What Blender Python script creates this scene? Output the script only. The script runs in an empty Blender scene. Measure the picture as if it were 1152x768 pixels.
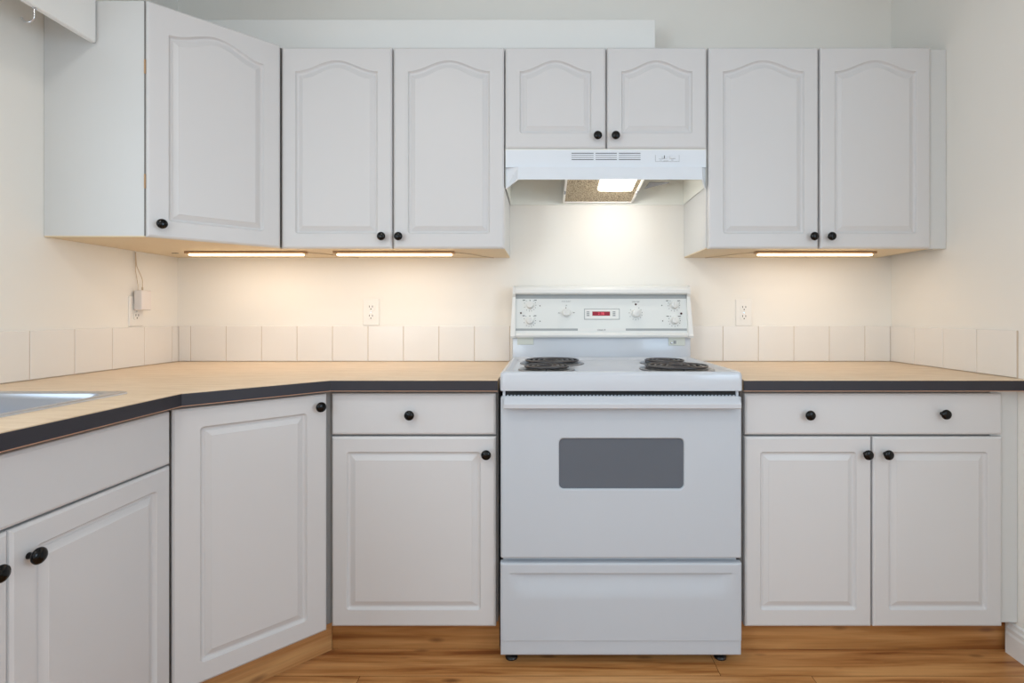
import bpy, bmesh, math, random
from mathutils import Vector, Matrix

random.seed(7)
S = bpy.context.scene
COL = S.collection
PI = math.pi

# ------------------------------------------------------------------ camera
# World: X right, Y into the back wall (wall face at y = 0), Z up. "d" below is the distance out from the back wall.
DIST, CAMZ, F, VX, VY = 2.264, 1.08, 593.0, 612.0, 354.0
cam_data = bpy.data.cameras.new('camera')
cam = bpy.data.objects.new('camera', cam_data)
COL.objects.link(cam)
cam.location = (0, -DIST, CAMZ)
cam.rotation_euler = (PI / 2, 0, 0)
cam_data.sensor_fit = 'HORIZONTAL'
cam_data.sensor_width = 36.0
cam_data.lens = 36.0 * F / 1152.0
cam_data.shift_x = -(VX - 576.0) / 1152.0
cam_data.shift_y = (VY - 384.0) / 1152.0
cam_data.clip_start = 0.02
S.camera = cam

# ------------------------------------------------------------------ view, world, lights
S.view_settings.view_transform = 'Standard'
S.view_settings.look = 'None'
S.view_settings.gamma = 1.0
S.view_settings.use_curve_mapping = False
S.view_settings.exposure = 0.0

world = bpy.data.worlds.new('World')
S.world = world
world.use_nodes = True
bg = world.node_tree.nodes['Background']
bg.inputs[0].default_value = (0.80, 0.90, 1.0, 1)
bg.inputs[1].default_value = 0.6


def area(name, loc, direction, sx, sy, power, color, spread=PI):
    l = bpy.data.lights.new(name, 'AREA')
    l.shape = 'RECTANGLE'; l.size = sx; l.size_y = sy
    l.energy = power; l.color = color; l.spread = spread
    o = bpy.data.objects.new(name, l)
    COL.objects.link(o)
    o.location = loc
    o.rotation_euler = Vector(direction).to_track_quat('-Z', 'Y').to_euler()
    return o


# daylight through the tall window behind the camera, and through the window over the sink
area('daylight_room_window', (0.22, -4.62, 1.55), (0, 1, 0.0), 2.1, 1.4, 8, (0.74, 0.88, 1.0))
area('daylight_sink_window', (-1.60, -1.50, 1.50), (1, 0.0, -0.1), 0.95, 0.7, 4, (0.74, 0.88, 1.0))
area('fill_light_left', (-1.60, -3.45, 1.35), (1, 0.0, 0.0), 1.3, 1.3, 36, (0.70, 0.87, 1.0))  # added fill light from the left, brightens the right wall
area('fill_light_right', (1.52, -2.4, 1.45), (-1, 0.0, 0.0), 1.2, 1.0, 20, (0.58, 0.79, 1.0))  # added fill light from the right, for the left-run doors
# ceiling lamps of the room
area('ceiling_lamp_light', (-0.7, -2.0, 2.47), (0, 0, -1), 0.2, 0.2, 7, (1.0, 0.96, 0.90))
area('hall_lamp_light', (0.9, -3.3, 2.47), (0, 0, -1), 0.35, 0.35, 4, (1.0, 0.97, 0.93))


# ------------------------------------------------------------------ materials
def lin(c):
    def f(v):
        v /= 255.0
        return v / 12.92 if v <= 0.04045 else ((v + 0.055) / 1.055) ** 2.4
    return (f(c[0]), f(c[1]), f(c[2]), 1.0)


def mat(name, rgb, rough=0.5, metal=0.0, emit=None, strength=0.0, bump=0.0, bscale=200.0, var=0.0, vscale=4.0, coat=0.0, spec=0.5):
    m = bpy.data.materials.new(name)
    m.use_nodes = True
    nt = m.node_tree; n = nt.nodes; L = nt.links
    b = n['Principled BSDF']
    b.inputs['Base Color'].default_value = lin(rgb)
    b.inputs['Roughness'].default_value = rough
    b.inputs['Metallic'].default_value = metal
    b.inputs['Coat Weight'].default_value = coat
    b.inputs['Specular IOR Level'].default_value = spec
    if emit is not None:
        b.inputs['Emission Color'].default_value = lin(emit)
        b.inputs['Emission Strength'].default_value = strength
    geo = n.new('ShaderNodeNewGeometry')
    if var > 0:
        t = n.new('ShaderNodeTexNoise'); t.inputs['Scale'].default_value = vscale; t.inputs['Detail'].default_value = 4
        L.new(geo.outputs['Position'], t.inputs['Vector'])
        r = n.new('ShaderNodeMix'); r.data_type = 'RGBA'
        c = lin(rgb)
        r.inputs['A'].default_value = tuple(v * (1 - var) for v in c[:3]) + (1,)
        r.inputs['B'].default_value = tuple(min(1, v * (1 + var)) for v in c[:3]) + (1,)
        L.new(t.outputs['Fac'], r.inputs['Factor'])
        L.new(r.outputs['Result'], b.inputs['Base Color'])
    if bump > 0:
        t = n.new('ShaderNodeTexNoise'); t.inputs['Scale'].default_value = bscale; t.inputs['Detail'].default_value = 3
        L.new(geo.outputs['Position'], t.inputs['Vector'])
        bp = n.new('ShaderNodeBump'); bp.inputs['Strength'].default_value = bump; bp.inputs['Distance'].default_value = 0.002
        L.new(t.outputs['Fac'], bp.inputs['Height'])
        L.new(bp.outputs['Normal'], b.inputs['Normal'])
    return m


def wood(name, dark, mid, light, attr=False, rough=0.35, spin=0.0):
    m = bpy.data.materials.new(name); m.use_nodes = True
    nt = m.node_tree; n = nt.nodes; L = nt.links
    b = n['Principled BSDF']; b.inputs['Roughness'].default_value = rough
    geo = n.new('ShaderNodeNewGeometry')
    add = n.new('ShaderNodeVectorMath'); add.operation = 'ADD'
    vr_ = n.new('ShaderNodeVectorRotate'); vr_.rotation_type = 'Z_AXIS'; vr_.inputs['Angle'].default_value = spin
    L.new(geo.outputs['Position'], vr_.inputs['Vector']); L.new(vr_.outputs[0], add.inputs[0])
    if attr:
        a = n.new('ShaderNodeAttribute'); a.attribute_name = 'plank'
        sc = n.new('ShaderNodeVectorMath'); sc.operation = 'SCALE'; sc.inputs['Scale'].default_value = 37.0
        L.new(a.outputs['Vector'], sc.inputs[0]); L.new(sc.outputs[0], add.inputs[1])
    mp = n.new('ShaderNodeMapping'); mp.inputs['Scale'].default_value = (1.1, 19, 19)
    L.new(add.outputs[0], mp.inputs['Vector'])
    t1 = n.new('ShaderNodeTexNoise'); t1.inputs['Scale'].default_value = 1.6; t1.inputs['Detail'].default_value = 5; t1.inputs['Distortion'].default_value = 0.55
    L.new(mp.outputs[0], t1.inputs['Vector'])
    mp2 = n.new('ShaderNodeMapping'); mp2.inputs['Scale'].default_value = (3.0, 120, 120)
    L.new(add.outputs[0], mp2.inputs['Vector'])
    t2 = n.new('ShaderNodeTexNoise'); t2.inputs['Scale'].default_value = 2.0; t2.inputs['Detail'].default_value = 3
    L.new(mp2.outputs[0], t2.inputs['Vector'])
    cr = n.new('ShaderNodeValToRGB'); e = cr.color_ramp.elements
    e[0].position = 0.33; e[0].color = lin(dark)
    e[1].position = 0.62; e[1].color = lin(light)
    k = e.new(0.46); k.color = lin(mid)
    L.new(t1.outputs['Fac'], cr.inputs['Fac'])
    mx = n.new('ShaderNodeMix'); mx.data_type = 'RGBA'; mx.blend_type = 'MULTIPLY'; mx.inputs['Factor'].default_value = 0.28
    L.new(cr.outputs[0], mx.inputs['A']); L.new(t2.outputs['Color'], mx.inputs['B'])
    t2r = n.new('ShaderNodeMapRange'); t2r.inputs['From Min'].default_value = 0.3; t2r.inputs['From Max'].default_value = 0.7
    t2r.inputs['To Min'].default_value = 0.55; t2r.inputs['To Max'].default_value = 1.0
    L.new(t2.outputs['Fac'], t2r.inputs['Value'])
    L.new(t2r.outputs[0], mx.inputs['B'])
    # small knots
    mp3 = n.new('ShaderNodeMapping'); mp3.inputs['Scale'].default_value = (2.2, 6.5, 6.5)
    L.new(add.outputs[0], mp3.inputs['Vector'])
    v = n.new('ShaderNodeTexVoronoi'); v.inputs['Scale'].default_value = 2.2
    L.new(mp3.outputs[0], v.inputs['Vector'])
    vr = n.new('ShaderNodeMapRange'); vr.inputs['From Min'].default_value = 0.05; vr.inputs['From Max'].default_value = 0.17
    vr.inputs['To Min'].default_value = 0.75; vr.inputs['To Max'].default_value = 0.0
    L.new(v.outputs['Distance'], vr.inputs['Value'])
    mk = n.new('ShaderNodeMix'); mk.data_type = 'RGBA'; mk.inputs['B'].default_value = lin((96, 56, 30))
    L.new(vr.outputs[0], mk.inputs['Factor']); L.new(mx.outputs['Result'], mk.inputs['A'])
    L.new(mk.outputs['Result'], b.inputs['Base Color'])
    return m


def laminate(name, c1, c2, rough=0.38):
    m = bpy.data.materials.new(name); m.use_nodes = True
    nt = m.node_tree; n = nt.nodes; L = nt.links
    b = n['Principled BSDF']; b.inputs['Roughness'].default_value = rough
    geo = n.new('ShaderNodeNewGeometry')
    mp = n.new('ShaderNodeMapping'); mp.inputs['Scale'].default_value = (4, 22, 10)
    L.new(geo.outputs['Position'], mp.inputs['Vector'])
    t = n.new('ShaderNodeTexNoise'); t.inputs['Scale'].default_value = 2.2; t.inputs['Detail'].default_value = 8; t.inputs['Roughness'].default_value = 0.72
    L.new(mp.outputs[0], t.inputs['Vector'])
    cr = n.new('ShaderNodeValToRGB'); e = cr.color_ramp.elements
    e[0].position = 0.33; e[0].color = lin(c1); e[1].position = 0.66; e[1].color = lin(c2)
    L.new(t.outputs['Fac'], cr.inputs['Fac']); L.new(cr.outputs[0], b.inputs['Base Color'])
    return m


def mesh_filter_mat(name):
    m = bpy.data.materials.new(name); m.use_nodes = True
    nt = m.node_tree; n = nt.nodes; L = nt.links
    b = n['Principled BSDF']; b.inputs['Metallic'].default_value = 0.55; b.inputs['Roughness'].default_value = 0.45
    geo = n.new('ShaderNodeNewGeometry')
    mp = n.new('ShaderNodeMapping'); mp.inputs['Rotation'].default_value = (0, 0, 0.6); mp.inputs['Scale'].default_value = (1.6, 1, 1)
    L.new(geo.outputs['Position'], mp.inputs['Vector'])
    v = n.new('ShaderNodeTexVoronoi'); v.inputs['Scale'].default_value = 150
    L.new(mp.outputs[0], v.inputs['Vector'])
    cr = n.new('ShaderNodeValToRGB'); e = cr.color_ramp.elements
    e[0].position = 0.1; e[0].color = lin((214, 198, 168)); e[1].position = 0.75; e[1].color = lin((112, 96, 72))
    L.new(v.outputs['Distance'], cr.inputs['Fac']); L.new(cr.outputs[0], b.inputs['Base Color'])
    bp = n.new('ShaderNodeBump'); bp.inputs['Strength'].default_value = 0.6; bp.inputs['Distance'].default_value = 0.002; bp.invert = True
    L.new(v.outputs['Distance'], bp.inputs['Height']); L.new(bp.outputs[0], b.inputs['Normal'])
    return m


M = {}
M['wall'] = mat('wall_paint', (240, 236, 229), 0.75, bump=0.06, bscale=260)
M['trimpaint'] = mat('trim_paint', (238, 237, 234), 0.45)
M['ceiling'] = mat('ceiling_paint', (235, 233, 228), 0.9)
M['thermofoil'] = mat('white_thermofoil', (212, 210, 210), 0.42, bump=0.03, bscale=300)
M['carcass'] = mat('white_melamine', (215, 215, 214), 0.5)
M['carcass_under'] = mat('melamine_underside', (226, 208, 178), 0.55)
M['gap_shade'] = mat('carcass_edge_gap_shade', (140, 138, 136), 0.7)  # front edges greyed to paint in the shade between doors
M['knob'] = mat('black_knob_lacquer', (4, 4, 5), 0.14, spec=0.3)
M['floor'] = wood('hickory_laminate', (146, 86, 42), (194, 134, 78), (220, 163, 104), True)
M['kick'] = wood('hickory_kick_board', (140, 84, 40), (178, 122, 68), (202, 148, 92))
M['kick_diagonal'] = wood('hickory_kick_board_diagonal', (158, 100, 54), (196, 140, 86), (214, 164, 108), spin=-PI / 4)
M['subfloor'] = mat('floor_seam', (70, 44, 24), 0.9)
M['counter'] = laminate('tan_laminate', (212, 184, 150), (232, 208, 178))
M['edge'] = mat('charcoal_edge_band', (40, 38, 46), 0.45)
M['edge_wood'] = mat('tan_edge_line', (186, 142, 116), 0.5)
M['tile'] = mat('white_glazed_tile', (236, 231, 225), 0.22, var=0.015, vscale=9)
M['grout'] = mat('tan_grout', (204, 186, 166), 0.9)
M['enamel'] = mat('white_enamel', (204, 207, 213), 0.22, coat=0.3)
M['enamel_satin'] = mat('white_enamel_satin', (195, 200, 207), 0.4)
M['ivory'] = mat('ivory_plastic', (233, 232, 229), 0.4)
M['panel'] = mat('control_panel_white', (230, 231, 228), 0.4)
M['panel_grey'] = mat('control_panel_grey_and_cap_shade', (164, 167, 168), 0.4)
M['black'] = mat('black_gap', (10, 10, 14), 0.6)
M['mark'] = mat('printed_marking', (70, 70, 72), 0.6)
M['faint'] = mat('faint_printed_marking', (150, 152, 154), 0.6)
M['red_dot'] = mat('dark_red_indicator', (60, 6, 14), 0.3)
M['display'] = mat('red_display', (90, 6, 26), 0.25, emit=(190, 14, 56), strength=0.35)
M['digit'] = mat('display_digit', (120, 20, 40), 0.4, emit=(255, 90, 110), strength=0.9)
M['glass'] = mat('grey_oven_glass', (92, 101, 112), 0.18, coat=0.2)
M['chrome'] = mat('chrome', (210, 210, 214), 0.15, 1.0)
M['coil'] = mat('coil_element', (84, 82, 84), 0.34, 0.75)
M['drip'] = mat('drip_pan', (136, 136, 140), 0.28, 0.85)
M['drip_dark'] = mat('drip_pan_bowl', (26, 24, 26), 0.4, 0.3)
M['steel'] = mat('brushed_steel', (190, 194, 202), 0.28, 1.0)
M['hood'] = mat('hood_enamel', (226, 230, 236), 0.3)
M['hood_in'] = mat('hood_inner_enamel', (238, 239, 232), 0.45)
M['filter'] = mesh_filter_mat('aluminium_mesh')
M['slot'] = mat('dark_slot', (46, 46, 50), 0.7)
M['slot_grey'] = mat('grey_slot', (150, 152, 158), 0.7)
M['lens'] = mat('hood_lamp_lens', (255, 250, 240), 0.3, emit=(255, 250, 238), strength=6.0)
M['tube'] = mat('warm_light_diffuser', (255, 240, 215), 0.4, emit=(255, 226, 176), strength=5.0)
M['outlet'] = mat('white_outlet_plastic', (238, 234, 228), 0.35)
M['outlet_slot'] = mat('outlet_slot', (40, 32, 28), 0.7)
M['adapter'] = mat('adapter_plastic', (234, 226, 222), 0.4)
M['cord'] = mat('pale_cord', (196, 176, 150), 0.5)
M['bronze'] = mat('light_fitting_clip', (178, 142, 106), 0.5)
M['plate'] = mat('rating_plate', (214, 216, 206), 0.5)
M['foot'] = mat('black_levelling_foot', (22, 20, 22), 0.35)
M['lampglass'] = mat('ceiling_lamp_glass', (250, 245, 235), 0.4, emit=(255, 238, 210), strength=2.0)
M['winframe'] = mat('window_frame', (236, 236, 234), 0.4)


# ------------------------------------------------------------------ helpers
ORG = {}


def X(px, d):
    return (px - VX) * (DIST - d) / F


def Z(py, d):
    return CAMZ - (py - VY) * (DIST - d) / F


def tag(o, label, cat, group=None, kind=None):
    if label: o['label'] = label
    if cat: o['category'] = cat
    if group: o['group'] = group
    if kind: o['kind'] = kind
    return o


def thing(name, loc, label, cat, group=None):
    o = bpy.data.objects.new(name, None)
    COL.objects.link(o)
    o.empty_display_size = 0.05
    o.location = loc
    ORG[o.name] = Vector(loc)
    return tag(o, label, cat, group)


def obj(name, bm, m, parent=None, smooth=30, label=None, loc=None, rot=0.0, local=False):
    """link bm as one mesh object; vertices are in world coordinates unless local=True"""
    off = Vector((0, 0, 0))
    if parent is not None and not local:
        off = ORG[parent.name]
        bmesh.ops.translate(bm, verts=bm.verts, vec=-off)
    bmesh.ops.recalc_face_normals(bm, faces=bm.faces)
    me = bpy.data.meshes.new(name)
    bm.to_mesh(me); bm.free()
    for mm in (m if isinstance(m, (list, tuple)) else [m]):
        me.materials.append(mm)
    o = bpy.data.objects.new(name, me)
    COL.objects.link(o)
    if smooth:
        for p in me.polygons: p.use_smooth = True
        try:
            me.set_sharp_from_angle(angle=math.radians(smooth))
        except Exception:
            pass
    if parent is not None:
        o.parent = parent
    if loc is not None:
        o.location = loc
    o.rotation_euler = (0, 0, rot)
    ORG[o.name] = off if not local else Vector((0, 0, 0))
    if label: o['label'] = label
    return o


def struct(name, bm, m, label, cat, smooth=0):
    o = obj(name, bm, m, None, smooth)
    return tag(o, label, cat, None, 'structure')


def NB():
    return bmesh.new()


def box(bm, x0, x1, y0, y1, z0, z1, b=0.0, seg=2, mi=0):
    x0, x1 = min(x0, x1), max(x0, x1); y0, y1 = min(y0, y1), max(y0, y1); z0, z1 = min(z0, z1), max(z0, z1)
    mtx = Matrix.Translation(((x0 + x1) / 2, (y0 + y1) / 2, (z0 + z1) / 2)) @ Matrix.Diagonal((x1 - x0, y1 - y0, z1 - z0, 1))
    r = bmesh.ops.create_cube(bm, size=1.0, matrix=mtx)
    vs = set(r['verts'])
    fs = set(f for v in vs for f in v.link_faces)
    if mi:
        for f in fs: f.material_index = mi
    if b > 0:
        es = list(set(e for v in vs for e in v.link_edges))
        bmesh.ops.bevel(bm, geom=es, offset=b, segments=seg, affect='EDGES', profile=0.5, material=-1)


def prism(bm, poly, fn, mi=0):
    """poly: list of 2D points; fn(p, t) -> 3D with t in {0,1}"""
    a = [bm.verts.new(fn(p, 0)) for p in poly]
    c = [bm.verts.new(fn(p, 1)) for p in poly]
    n = len(poly)
    f1 = bm.faces.new(a); f2 = bm.faces.new(list(reversed(c)))
    fs = [f1, f2]
    for i in range(n):
        fs.append(bm.faces.new((a[i], c[i], c[(i + 1) % n], a[(i + 1) % n])))
    for f in fs: f.material_index = mi


def lathe(bm, prof, mtx, seg=24, mi=0):
    """prof: list of (r, h) along local z of mtx; closed with caps where r == 0"""
    rings = []
    for r, h in prof:
        if r < 1e-6:
            rings.append([bm.verts.new(mtx @ Vector((0, 0, h)))])
        else:
            rings.append([bm.verts.new(mtx @ Vector((r * math.cos(2 * PI * k / seg), r * math.sin(2 * PI * k / seg), h))) for k in range(seg)])
    for a, c in zip(rings[:-1], rings[1:]):
        for k in range(seg):
            k2 = (k + 1) % seg
            if len(a) == 1 and len(c) == 1: continue
            if len(a) == 1: f = bm.faces.new((a[0], c[k], c[k2]))
            elif len(c) == 1: f = bm.faces.new((a[k], a[k2], c[0]))
            else: f = bm.faces.new((a[k], a[k2], c[k2], c[k]))
            f.material_index = mi


def tube(bm, pts, r, seg=8, closed=False, mi=0):
    pts = [Vector(p) for p in pts]
    n = len(pts)
    rings = []
    up = Vector((0, 0, 1))
    prev = None
    for i, p in enumerate(pts):
        if closed: t = (pts[(i + 1) % n] - pts[i - 1]).normalized()
        else: t = (pts[min(i + 1, n - 1)] - pts[max(i - 1, 0)]).normalized()
        if prev is None:
            a = up if abs(t.dot(up)) < 0.9 else Vector((1, 0, 0))
            u = (a - t * a.dot(t)).normalized()
        else:
            u = (prev - t * prev.dot(t)).normalized()
        prev = u
        w = t.cross(u)
        rings.append([bm.verts.new(p + r * (u * math.cos(2 * PI * k / seg) + w * math.sin(2 * PI * k / seg))) for k in range(seg)])
    rng = range(n) if closed else range(n - 1)
    for i in rng:
        a, c = rings[i], rings[(i + 1) % n]
        for k in range(seg):
            bm.faces.new((a[k], a[(k + 1) % seg], c[(k + 1) % seg], c[k])).material_index = mi
    if not closed:
        bm.faces.new(list(reversed(rings[0]))); bm.faces.new(rings[-1])


def rot_to(axis):
    return Vector(axis).to_track_quat('Z', 'Y').to_matrix().to_4x4()


def loop2d(x0, x1, z0, z1, h=0.0, r=0.0, q=5, nt=24):
    """closed 2D outline, constant number of points; arch of height h on the top edge, rounded corners of radius r"""
    pts = []
    def arc(cx, cz, a0, a1):
        for k in range(q):
            a = a0 + (a1 - a0) * k / (q - 1)
            pts.append((cx + r * math.cos(a), cz + r * math.sin(a)))
    arc(x0 + r, z0 + r, PI, 1.5 * PI)
    arc(x1 - r, z0 + r, 1.5 * PI, 2 * PI)
    rt = r if h == 0 else 0.0
    zt = z1 - h
    if rt > 0: arc(x1 - rt, zt - rt, 0, PI / 2)
    else: pts.extend([(x1, zt)] * 1)
    for k in range(1, nt):
        u = 1 - 2 * k / nt
        x = (x0 + x1) / 2 + u * ((x1 - x0) / 2 - rt)
        pts.append((x, zt + h * (0.5 + 0.5 * math.cos(PI * u))))
    if rt > 0: arc(x0 + rt, zt - rt, PI / 2, PI)
    else: pts.append((x0, zt))
    return pts


def rings_mesh(bm, rings, mis=None, cap_first=True, cap_last=True):
    """rings: list of lists of 3D points with equal counts; bridged in order"""
    vr = [[bm.verts.new(p) for p in r] for r in rings]
    n = len(vr[0])
    for i in range(len(vr) - 1):
        for k in range(n):
            k2 = (k + 1) % n
            f = bm.faces.new((vr[i][k], vr[i][k2], vr[i + 1][k2], vr[i + 1][k]))
            if mis: f.material_index = mis[i]
    if cap_first: bm.faces.new(list(reversed(vr[0])))
    if cap_last:
        f = bm.faces.new(vr[-1])
        if mis: f.material_index = mis[-1]


def outer_loop(w, h, ins, ref_n_arch, q=5, nt=24, r=0.0):
    """outer rectangle with as many points as loop2d, either with an arch (ref_n_arch) or rounded top corners"""
    e = 0.0004
    rr = max(r - ins, e)
    if not ref_n_arch:
        return loop2d(ins, w - ins, ins, h - ins, 0, rr, q, nt)
    pts = []
    x0, x1, z0, z1 = ins, w - ins, ins, h - ins
    for (cx, cz, a0) in ((x0 + rr, z0 + rr, PI), (x1 - rr, z0 + rr, 1.5 * PI)):
        for k in range(q):
            a = a0 + PI / 2 * k / (q - 1)
            pts.append((cx + rr * math.cos(a), cz + rr * math.sin(a)))
    pts.append((x1, z1))
    for k in range(1, nt): pts.append((x1 - (x1 - x0) * k / nt, z1))
    pts.append((x0, z1))
    return pts


def door_bm(w, h, T=0.019, frame=(0.050, 0.050, 0.054, 0.050), arch=0.0):
    """raised-panel door: local x 0..w, z 0..h, back at y=0, front at y=-T. frame = left, right, bottom, top(crest)"""
    bm = NB()
    A = arch > 0
    R = []
    def put(loop, y): R.append([(p[0], y, p[1]) for p in loop])
    put(outer_loop(w, h, 0.0, A), 0.0)
    put(outer_loop(w, h, 0.0, A), -T + 0.006)
    put(outer_loop(w, h, 0.0012, A), -T + 0.0035)
    put(outer_loop(w, h, 0.0045, A), -T + 0.0012)
    put(outer_loop(w, h, 0.0065, A), -T)
    if frame is None:
        rings_mesh(bm, R)
        return bm
    fl, fr, fb, ft = frame
    prof = [(0.0, 0.0), (0.0010, 0.0018), (0.0030, 0.0056), (0.0055, 0.0082), (0.0085, 0.0088), (0.0115, 0.0086), (0.0125, 0.0072), (0.0150, 0.0062), (0.0260, 0.0016), (0.0268, 0.0008), (0.030, 0.0008)]
    for t, dep in prof:
        r = max(0.010 - t * 0.9, 0.0006)
        put(loop2d(fl + t, w - fr - t, fb + t, h - ft - t, arch, r), -T + dep)
    rings_mesh(bm, R)
    return bm


KNOB = [(r * 0.94, h) for r, h in [(0.0, -0.001), (0.0065, -0.001), (0.0065, 0.002), (0.0052, 0.006), (0.0058, 0.011), (0.0110, 0.0135), (0.0155, 0.0165), (0.0165, 0.0195), (0.0155, 0.0225), (0.0120, 0.0255), (0.0060, 0.0272), (0.0, 0.0277)]]


def knob(parent_door, lx, lz, T=0.019):
    bm = NB()
    lathe(bm, KNOB, Matrix.Translation((lx, -T, lz)) @ rot_to((0, -1, 0)), 28)
    return obj('knob', bm, M['knob'], parent_door, 60, local=True)


def door(parent, P, ang, w, h, name='door', T=0.019, knobs=(), **k):
    o = obj(name, door_bm(w, h, T, **k), M['thermofoil'], parent, 14, loc=Vector(P) - ORG[parent.name], rot=ang, local=True)
    for lx, lz in knobs: knob(o, lx, lz, T)
    return o


def text(name, s, size, loc, m, parent, rot=(PI / 2, 0, 0), align='CENTER'):
    c = bpy.data.curves.new(name, 'FONT'); c.body = s; c.size = size; c.extrude = 0.0001
    c.align_x = align; c.align_y = 'CENTER'
    t = bpy.data.objects.new(name + '_curve', c); COL.objects.link(t)
    dg = bpy.context.evaluated_depsgraph_get()
    me = bpy.data.meshes.new_from_object(t.evaluated_get(dg))
    bpy.data.objects.remove(t); bpy.data.curves.remove(c)
    me.name = name
    me.materials.clear(); me.materials.append(m)
    o = bpy.data.objects.new(name, me); COL.objects.link(o)
    o.parent = parent
    o.location = Vector(loc) - ORG[parent.name]
    o.rotation_euler = rot
    ORG[o.name] = Vector(loc)
    return o


# ------------------------------------------------------------------ the room
XL, XR, YF, ZC = -1.573, 1.492, -4.6, 2.5
WT = 0.12


def wall_with_hole(bm, fn, a0, a1, z0, z1, hole=None):
    """fn(a, z, t) -> point; slab between t=0 and t=WT, optional rectangular hole (ha0, ha1, hz0, hz1)"""
    def slab(p0, p1, q0, q1):
        prism(bm, [(p0, q0), (p1, q0), (p1, q1), (p0, q1)], lambda p, t: fn(p[0], p[1], t * WT))
    if not hole:
        slab(a0, a1, z0, z1); return
    h0, h1, k0, k1 = hole
    slab(a0, h0, z0, z1); slab(h1, a1, z0, z1); slab(h0, h1, z0, k0); slab(h0, h1, k1, z1)


# floor: planks as faces with a tint value each
bm = NB()
lay = bm.loops.layers.float_color.new('plank')
y = -0.02
row = 0
W0 = 0.127
ystart = -0.56 + 5 * W0
seams = {5: 0.529, 6: 0.80}
r = 0
y = ystart
while y > YF:
    base = seams.get(r, random.uniform(-1.3, 0.0))
    if r == 5: cuts = [0.529 - 1.35, 0.529]
    elif r == 6: cuts = [-0.55, 0.80]
    else: cuts = [base + 1.3 * k for k in range(0, 4)]
    xs = [XL] + [c for c in cuts if XL + 0.05 < c < XR - 0.05] + [XR]
    for a, c in zip(xs[:-1], xs[1:]):
        g = 0.0007
        y0, y1 = min(y, 0.0), max(y - W0, YF)
        if y0 - y1 < 0.01: continue
        vs = [bm.verts.new(p) for p in ((a + g, y1 + g, 0), (c - g, y1 + g, 0), (c - g, y0 - g, 0), (a + g, y0 - g, 0))]
        f = bm.faces.new(vs)
        col = (random.random(), random.random(), random.random(), 1)
        for l in f.loops: l[lay] = col
    y -= W0; r += 1
box(bm, XL, XR, YF, 0, -0.05, -0.0015, mi=1)
struct('floor', bm, [M['floor'], M['subfloor']], 'golden brown wood plank floor with dark knots below the white cabinets', 'floor')

bm = NB(); box(bm, XL - WT, XR + WT, YF - WT, WT, ZC, ZC + 0.1)
struct('ceiling', bm, M['ceiling'], 'plain white ceiling above the kitchen cabinets', 'ceiling')
bm = NB(); wall_with_hole(bm, lambda a, z, t: (a, t, z), XL - WT, XR + WT, -0.05, ZC)
struct('wall_back', bm, M['wall'], 'cream painted back wall behind the stove and wall cabinets', 'wall')
bm = NB(); wall_with_hole(bm, lambda a, z, t: (XL - t, -a, z), 0.0, 2.4, -0.05, ZC, (1.0, 2.0, 1.12, 1.86))
wall_with_hole(bm, lambda a, z, t: (XL - t, -a, z), 2.4, -YF, -0.05, ZC, (2.75, 4.15, 0.7, 2.1))
struct('wall_left', bm, M['wall'], 'cream painted wall at the left above the sink counter', 'wall')
bm = NB(); wall_with_hole(bm, lambda a, z, t: (XR + t, -a, z), 0.0, -YF, -0.05, ZC, (1.75, 3.05, 0.9, 2.0))
struct('wall_right', bm, M['wall'], 'plain white wall at the right end of the counter', 'wall')
bm = NB(); wall_with_hole(bm, lambda a, z, t: (a, YF - t, z), XL - WT, XR + WT, -0.05, ZC, (-0.85, 1.30, 0.80, 2.28))
struct('wall_front', bm, M['wall'], 'white painted wall with a tall window behind the viewer', 'wall')

# window frames in the two openings (daylight comes through them)
bm = NB()
for a, c, e, f_ in ((1.0, 1.04, 1.12, 1.86), (1.96, 2.0, 1.12, 1.86), (1.04, 1.96, 1.12, 1.16), (1.04, 1.96, 1.82, 1.86), (1.48, 1.52, 1.16, 1.82)):
    box(bm, XL - 0.10, XL - 0.06, -c, -a, e, f_)
struct('window_1', bm, M['winframe'], 'white framed two pane window over the kitchen sink', 'window')
bm = NB()
for a, c, e, f_ in ((-0.85, -0.79, 0.80, 2.28), (1.24, 1.30, 0.80, 2.28), (-0.79, 1.24, 0.80, 0.86), (-0.79, 1.24, 2.22, 2.28), (0.20, 0.26, 0.86, 2.22)):
    box(bm, a, c, YF - 0.10, YF - 0.05, e, f_)
struct('window_2', bm, M['winframe'], 'wide white framed window in the wall facing the cabinets', 'window')

bm = NB()  # unseen window, added to go with the left fill light
for a, c, e, f_ in ((2.75, 2.80, 0.7, 2.1), (4.10, 4.15, 0.7, 2.1), (2.80, 4.10, 0.7, 0.75), (2.80, 4.10, 2.05, 2.1), (3.42, 3.48, 0.75, 2.05)):
    box(bm, XL - 0.10, XL - 0.06, -c, -a, e, f_)
struct('window_added_left', bm, M['winframe'], 'large white framed window added in the left wall to light the right wall, past the sink counter', 'window')
bm = NB()  # unseen window, added to go with the right fill light
for a, c, e, f_ in ((1.75, 1.80, 0.9, 2.0), (3.0, 3.05, 0.9, 2.0), (1.80, 3.0, 0.9, 0.95), (1.80, 3.0, 1.95, 2.0), (2.37, 2.43, 0.95, 1.95)):
    box(bm, XR + 0.06, XR + 0.10, -c, -a, e, f_)
struct('window_added_right', bm, M['winframe'], 'white framed window added in the right wall to light the left cabinets, out past the counter end', 'window')

# baseboard on the right wall with a stepped profile
bm = NB()
prof = [(0, 0), (0.014, 0), (0.014, 0.062), (0.011, 0.070), (0.011, 0.082), (0.007, 0.088), (0.006, 0.098), (0, 0.102)]
prism(bm, prof, lambda p, t: (XR - p[0], -0.575 - t * (-YF - 0.575), p[1]))
struct('baseboard_right', bm, M['trimpaint'], 'white stepped baseboard along the right wall beside the toe kick', 'baseboard')

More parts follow.
